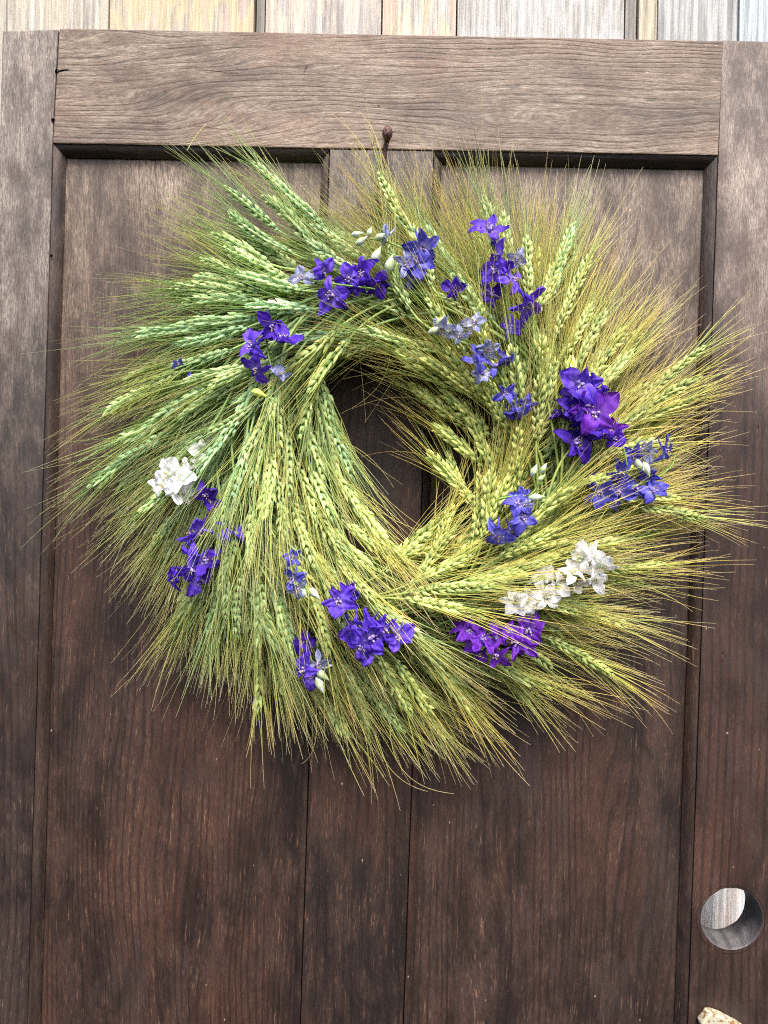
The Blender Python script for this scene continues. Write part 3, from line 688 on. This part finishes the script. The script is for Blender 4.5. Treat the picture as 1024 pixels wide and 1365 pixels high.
# ------------------------------------------------------------------ larkspur
def petal_mat(name, a, b, vein, c=None):
    s = NT(name, .55, .25); t = s.attr('t'); r = s.attr('r'); oi = s.n('ShaderNodeObjectInfo')
    col = s.mix(s.smooth(t, .0, .45), lin(*(c or b)), lin(*a))
    n = s.noise(s.obj(), 190, 3)
    col = s.mix(s.math('MULTIPLY', s.smooth(n, .42, .66), .55), col, lin(*b))
    wv = s.math('SINE', s.math('MULTIPLY', r, 34.0)); col = s.mix(s.math('MULTIPLY', s.smooth(wv, .5, 1), .12 if name == 'white_petal' else .35), col, lin(*vein))
    v = s.math('ADD', .72, s.math('MULTIPLY', oi.outputs['Random'], .5)); cm = s.n('ShaderNodeCombineColor'); [s.l(v, cm.inputs[i]) for i in range(3)]
    if name != 'white_petal': col = s.mix(1.0, col, cm.outputs[0], 'MULTIPLY')
    s.l(col, s.b.inputs['Base Color']); s.bump(s.math('ADD', s.math('MULTIPLY', wv, .3), n), .0008, .35)
    tr = s.n('ShaderNodeBsdfTranslucent'); s.l(col, tr.inputs[0]); mx = s.n('ShaderNodeMixShader'); mx.inputs[0].default_value = .35
    s.l(s.b.outputs[0], mx.inputs[1]); s.l(tr.outputs[0], mx.inputs[2]); s.l(mx.outputs[0], s.out.inputs[0])
    return s.m
PM = {'violet': petal_mat('violet_petal', (104, 64, 226), (150, 116, 238), (66, 34, 170), (160, 136, 220)),
      'plum': petal_mat('plum_petal', (128, 52, 208), (160, 92, 226), (84, 26, 156), (150, 100, 208)),
      'deep': petal_mat('deep_violet_petal', (78, 40, 186), (112, 66, 204), (46, 20, 118), (110, 84, 184)),
      'blue': petal_mat('blue_petal', (92, 88, 210), (138, 130, 226), (62, 56, 160), (176, 176, 222)),
      'pale': petal_mat('pale_blue_petal', (166, 170, 226), (208, 212, 232), (124, 120, 200), (214, 222, 200)),
      'white': petal_mat('white_petal', (252, 252, 254), (254, 254, 254), (238, 232, 248), (246, 246, 232))}
s_ = NT('flower_eye', .5, .3); s_.l(s_.mix(s_.smooth(s_.noise(s_.obj(), 700, 2), .45, .6), lin(186, 172, 218), lin(128, 96, 190)), s_.b.inputs['Base Color']); EYE = s_.m
s_ = NT('anther', .6, .2); s_.b.inputs['Base Color'].default_value = lin(200, 180, 120); ANT = s_.m
s_ = NT('flower_stalk', .5, .3); s_.b.inputs['Base Color'].default_value = lin(128, 162, 76); STK = s_.m
s_ = NT('green_bud', .5, .3); s_.l(s_.mix(s_.smooth(s_.noise(s_.obj(), 300, 2), .45, .62), lin(176, 200, 130), lin(206, 208, 220)), s_.b.inputs['Base Color']); BUD = s_.m
def petal(parent, org, M3, L, Wd, mat, g_):
    nu, nv = 8, 7; V = []; T = []; Rr = []
    cup = g_.normal(.10, .10); wav = g_.uniform(0, 6); curl = g_.normal(-.25, .55); fold = g_.normal(.34, .25); am = g_.uniform(.08, .2)
    sharp = g_.uniform(.25, .7)
    if mat.name == 'white_petal': am *= .6; curl *= .5; fold *= .6; sharp = .35
    for i in range(nu + 1):
        t = i / nu; w_ = Wd * (math.sin(math.pi * min(1, t ** .85 * .88 + .06)) ** .8) * (1 if t < .8 else 1 - sharp * ((t - .8) / .2) ** 1.5); w_ = max(w_, .0006)
        for j in range(nv):
            v = j / (nv - 1) * 2 - 1
            x = v * w_ * .5; y = t * L; z = fold * abs(v) * w_ * .5 * (1 - t * .5) + cup * L * math.sin(t * math.pi) + curl * L * t * t * .5 + am * L * t * math.sin(wav + v * 5.6 + t * 4) + .05 * L * abs(v) * math.sin(t * 17 + wav)
            q = org + M3 @ np.array([x, y, z]); q[1] = min(q[1], -.004)
            V.append(q); T.append(t); Rr.append(v)
    Q = [(i * nv + j, i * nv + j + 1, (i + 1) * nv + j + 1, (i + 1) * nv + j) for i in range(nu) for j in range(nv - 1)]
    return mobj('petal', fast_mesh('petal', V, Q, attrs={'t': T, 'r': Rr}, mat=mat), parent)
def flower(parent, px, py, h, size, kind, seed, tilt=None, name='flower'):
    g_ = np.random.default_rng(seed); org = P(px, py, h); sz = size / 1150 * .47
    # frame: z axis looks out of the flower
    tl = tilt if tilt is not None else (g_.normal(0, .7), g_.normal(.05, .6))
    zax = unit(np.array([tl[0], -1.0, tl[1]])); xax = unit(np.cross(np.array([0, 0, 1.0]), zax)); yax = np.cross(zax, xax)
    Rm = np.stack([xax, yax, zax], 1); a0 = g_.uniform(0, 6.28)
    # centre: small pale lip, folded
    V = []; parts = []
    for k in range(3):
        a = a0 + k * 2.1; d = Rm @ np.array([math.cos(a) * .6, math.sin(a) * .6, 1]); d = unit(d)
        parts.append(tube([org, org + d * sz * .16, org + d * sz * .32 + Rm @ np.array([0, 0, sz * .04]), org + d * sz * .38], [sz * .04, sz * .09, sz * .07, sz * .008], 6))
    V, Q, T = joinp(parts); me = fast_mesh(name, V, Q, mat=BUD if kind == 'white' else EYE); o = mobj(name, me, parent)
    M_ = PM[kind]
    for k in range(5):
        a = a0 + k * 1.2566 + g_.normal(0, .14); el = g_.normal(.2, .34)
        yy = np.array([math.cos(a) * math.cos(el), math.sin(a) * math.cos(el), math.sin(el)]); xx = np.array([-math.sin(a), math.cos(a), 0]); zz = np.cross(xx, yy)
        if zz[2] < 0: zz = -zz; xx = -xx
        L = sz * g_.normal(1.02, .1); petal(o, org + Rm @ yy * sz * .08, Rm @ np.stack([xx, yy, zz], 1), L, L * g_.normal(.64, .12) * (1.2 if kind in ('white', 'deep') else 1), M_, g_)
    # stamens
    parts = []
    for k in range(5):
        d = unit(Rm @ np.array([g_.normal(0, .4), g_.normal(0, .4), 1])); e = org + d * sz * .42
        parts.append(tube([e - d * .0012, e, e + d * .0012], [.0002, .0006, .0002], 4))
    V, Q, T = joinp(parts); mobj('stamens', fast_mesh('stamens', V, Q, mat=ANT), o)
    # spur behind
    e = Rm @ np.array([g_.normal(0, .5), .8, -.5]); e = unit(e)
    V, Q, T = tube([org, org + e * sz * .35, org + e * sz * .75, org + e * sz * 1.05 + np.array([0, 0, .001])], [sz * .12, sz * .09, sz * .06, sz * .02], 6); V[:, 1] = np.minimum(V[:, 1], -.003)
    sp = mobj('spur', fast_mesh('spur', V, Q, attrs={'t': T, 'r': T * 0}, mat=M_), o)
    return o
def bud(parent, px, py, h, size, ang, seed):
    g_ = np.random.default_rng(seed); org = P(px, py, h); L = size / 1150 * .85; d = np.array([math.cos(ang), -.15, math.sin(ang)])
    s = np.linspace(0, 1, 8); pts = [org + d * L * (t - .5) for t in s]
    V, Q, T = tube(pts, [L * x for x in (.05, .17, .24, .25, .21, .15, .08, .01)], 8)
    me = fast_mesh('bud', V, Q, mat=BUD); mobj('bud', me, parent)
HF = .084
def sprig(label, fl, buds=(), stems=(), h=HF, seed=0):
    cx = sum(f[0] for f in fl) / len(fl); cy = sum(f[1] for f in fl) / len(fl)
    r0 = math.hypot(cx - CX, cy - CY)
    hb = hprof(r0) + .027
    e = empty('larkspur_sprig', tuple(P(cx, cy, hb - .02)), label, 'flower', 'larkspur sprigs tucked into the wheat')
    for i, f in enumerate(fl):
        x, y, s, k = f[:4]; hh = hb + (f[4] if len(f) > 4 else random.uniform(-.004, .006))
        flower(e, x, y, hh, s, k, seed * 50 + i)
        if k != 'pale' and s >= 34 and random.random() < .55: flower(e, x + random.uniform(-.42, .42) * s, y + random.uniform(-.42, .42) * s, hh - .008, s * random.uniform(.6, .85), k, seed * 50 + i + 25)
        bb = P(x, y, hh - .004); 
    for i, b in enumerate(buds): bud(e, b[0], b[1], hb + .004, b[2], b[3], seed * 9 + i)
    for st in stems:
        pts = [P(x, y, hb - .004 + .002 * math.sin(i)) for i, (x, y) in enumerate(st)]
        s = np.linspace(0, len(pts) - 1, 16); pp = np.array(pts); C = np.stack([np.interp(s, range(len(pts)), pp[:, j]) for j in range(3)], 1)
        for _ in range(3): C[1:-1] = (C[:-2] + C[1:-1] * 2 + C[2:]) / 4
        V, Q, T = tube(C, np.linspace(.0011, .0008, 16), 6); mobj('stalk', fast_mesh('stalk', V, Q, mat=STK), e)
    return e
sprig('violet larkspur sprig at the upper left of the wreath, beside the pale buds', [(430,362,36,'violet'),(443,392,46,'violet',.006),(404,372,34,'pale',-.003),(466,372,38,'violet',-.006),(486,366,40,'deep',-.006),(503,376,34,'deep',-.01)], stems=[[(400,372),(440,378),(500,385)]], seed=1)
sprig('deep violet larkspur sprig of four blooms at the left above the small green bud', [(338,462,40,'violet'),(343,490,38,'violet',.004),(376,455,46,'deep',.002),(360,434,36,'deep',-.006),(371,500,28,'pale',-.004)], stems=[[(355,450),(358,475),(366,505)]], seed=2)
sprig('tall violet larkspur spike at the top right of the wreath', [(652,308,46,'violet',.004),(667,340,42,'violet'),(661,362,44,'deep'),(682,374,38,'violet'),(654,392,36,'deep',-.004),(703,404,48,'violet',.004),(680,437,34,'violet',-.01),(688,345,26,'pale',-.004)], stems=[[(655,318),(665,350),(672,385),(680,430)]], seed=3)
sprig('large dark violet larkspur cluster on the right side of the wreath', [(770,512,54,'violet',.004),(794,520,36,'deep',.0),(778,540,54,'deep',.004),(795,552,56,'plum',.006),(765,590,48,'deep',-.004),(790,580,46,'deep',-.002),(760,545,36,'deep')], stems=[[(775,520),(785,560),(770,600)]], seed=4)
sprig('faded mauve larkspur bloom hanging just right of the dark violet cluster', [(818,572,30,'plum'),(820,586,28,'deep')], stems=[[(820,580),(832,598),(836,620)]], seed=5)
sprig('blue larkspur sprig at the far right edge of the wreath', [(799,655,42,'blue',.006),(826,628,38,'blue'),(824,655,36,'blue'),(847,608,34,'blue'),(866,600,34,'pale'),(884,600,36,'blue',.004),(868,632,30,'blue'),(872,656,40,'blue',.004),(845,650,36,'blue',-.004)], buds=[(852,620,26,-.9),(862,626,24,-1.2)], stems=[[(816,656),(845,648),(880,636),(898,620),(900,606)]], seed=6)
sprig('small blue larkspur sprig right of the wreath opening, below a white bud', [(690,673,34,'blue'),(696,690,38,'blue',.004),(665,713,40,'blue',.004),(680,706,30,'blue',-.004),(702,672,22,'pale')], buds=[(716,663,22,0.1),(712,627,18,1.2),(725,624,16,1.1),(722,637,14,.8)], stems=[[(665,665),(690,660),(718,664)],[(722,640),(712,655),(700,665)]], seed=7)
sprig('slender blue larkspur sprig with pale tips right above the wreath opening', [(592,437,30,'pale'),(634,431,32,'pale'),(612,447,26,'pale',-.002),(634,482,36,'blue'),(650,466,30,'pale'),(660,490,34,'blue'),(672,478,26,'blue'),(672,525,32,'blue',-.006),(688,545,34,'blue',-.006),(704,540,24,'blue',-.004),(645,498,26,'pale')], buds=[(580,440,20,.4),(588,427,18,.7)], stems=[[(592,440),(622,452),(645,470),(668,500),(682,540)]], seed=8)
sprig('blue larkspur with pale green buds at the top centre of the wreath', [(520,312,30,'pale'),(562,330,46,'blue',.004),(556,350,40,'blue'),(548,372,32,'blue'),(540,352,34,'pale')], buds=[(477,312,18,.1),(493,309,16,1.2),(482,321,20,.6),(502,340,26,1.1),(520,352,28,1.3),(509,315,20,.3)], stems=[[(495,318),(525,325),(545,335),(556,345)],[(556,345),(530,342),(505,332)]], seed=9)
sprig('lone small violet larkspur bloom between the blue top sprig and the tall spike', [(603,385,30,'deep',-.006)], seed=10)
sprig('dense white larkspur cluster on the left side of the wreath', [(226,632,40,'white'),(240,640,44,'white',.004),(236,655,40,'white'),(222,648,34,'white'),(250,628,34,'white',-.004),(262,618,26,'white',-.006),(284,592,34,'white',-.012),(268,600,28,'white',-.012)], stems=[[(235,640),(260,610),(290,585)]], seed=11)
sprig('white larkspur sprig with lilac edges on the lower right of the wreath', [(776,745,42,'white',.004),(802,752,40,'white',.002),(788,740,34,'white',.006),(790,772,40,'white',.004),(762,765,38,'white'),(740,780,40,'white'),(728,796,36,'white'),(700,800,38,'white',.002),(686,802,36,'white'),(722,772,32,'white',-.004)], stems=[[(665,800),(700,792),(735,780),(780,760)]], seed=32)
sprig('reddish purple larkspur sprig at the lower right just under the white one', [(622,845,40,'plum'),(640,852,40,'plum',.003),(632,860,36,'plum'),(660,852,34,'plum'),(664,872,38,'plum',.004),(690,856,42,'plum'),(704,838,42,'plum',.002),(682,842,30,'plum'),(700,862,32,'plum')], stems=[[(615,835),(650,850),(700,850)]], seed=13)
sprig('big violet larkspur cluster low in the middle of the wreath', [(452,800,42,'violet'),(462,790,34,'deep',-.006),(474,838,46,'violet',.003),(494,850,50,'violet',.006),(482,860,40,'violet'),(510,838,40,'violet'),(530,848,38,'violet',-.002),(492,830,36,'violet'),(538,846,28,'pale',-.006)], stems=[[(445,790),(480,840),(540,850)]], seed=14)
sprig('violet larkspur with grey green buds at the lower left of the wreath bottom', [(408,892,42,'violet',.002),(405,858,36,'deep',-.006),(424,884,32,'pale'),(415,903,30,'violet')], buds=[(430,900,24,-.6),(427,914,26,-1.1),(436,888,18,.2)], stems=[[(405,855),(415,880),(428,910)]], seed=15)
sprig('small blue larkspur sprig with greenish buds left of the big low violet cluster', [(389,742,26,'blue',-.004),(391,772,32,'blue'),(398,784,30,'pale')], buds=[(405,790,18,-1),(420,792,22,-.8)], stems=[[(388,740),(400,765),(412,795)]], seed=16)
sprig('violet larkspur sprig at the lower left under the white cluster', [(266,706,44,'violet'),(308,704,38,'violet'),(252,756,46,'violet',.004),(262,772,42,'violet',.003),(278,748,38,'deep'),(260,738,36,'violet'),(236,772,30,'deep',-.004)], stems=[[(272,700),(262,735),(256,770)]], seed=17)
sprig('dark violet larkspur bloom half hidden directly right of the white cluster', [(276,658,34,'deep',-.008),(284,668,26,'deep',-.01)], seed=18)
sprig('dull blue larkspur bloom nearly buried in wheat at the far left', [(255,512,26,'blue',-.014),(238,484,18,'blue',-.016)], seed=19)
# pea-sized green bud on the left
gb = empty('green_bud', tuple(P(348, 524, .1)), 'single yellow green bud with a thin stalk below the left violet blooms', 'flower bud')
V, Q, T = tube([P(x, y, .108) for x, y in ((335, 522), (338, 522), (343, 523), (349, 526), (355, 529))], [.0006, .0032, .0042, .003, .0012], 8)
s_ = NT('fresh_bud', .4, .4); s_.b.inputs['Base Color'].default_value = lin(190, 212, 96)
mobj('bud', fast_mesh('bud', V, Q, mat=s_.m), gb)
V, Q, T = tube([P(x, y, .106) for x, y in ((354, 528), (360, 531), (367, 535), (374, 538))], [.0009, .0007, .0006, .0004], 6)
mobj('stalk', fast_mesh('stalk', V, Q, mat=STK), gb)
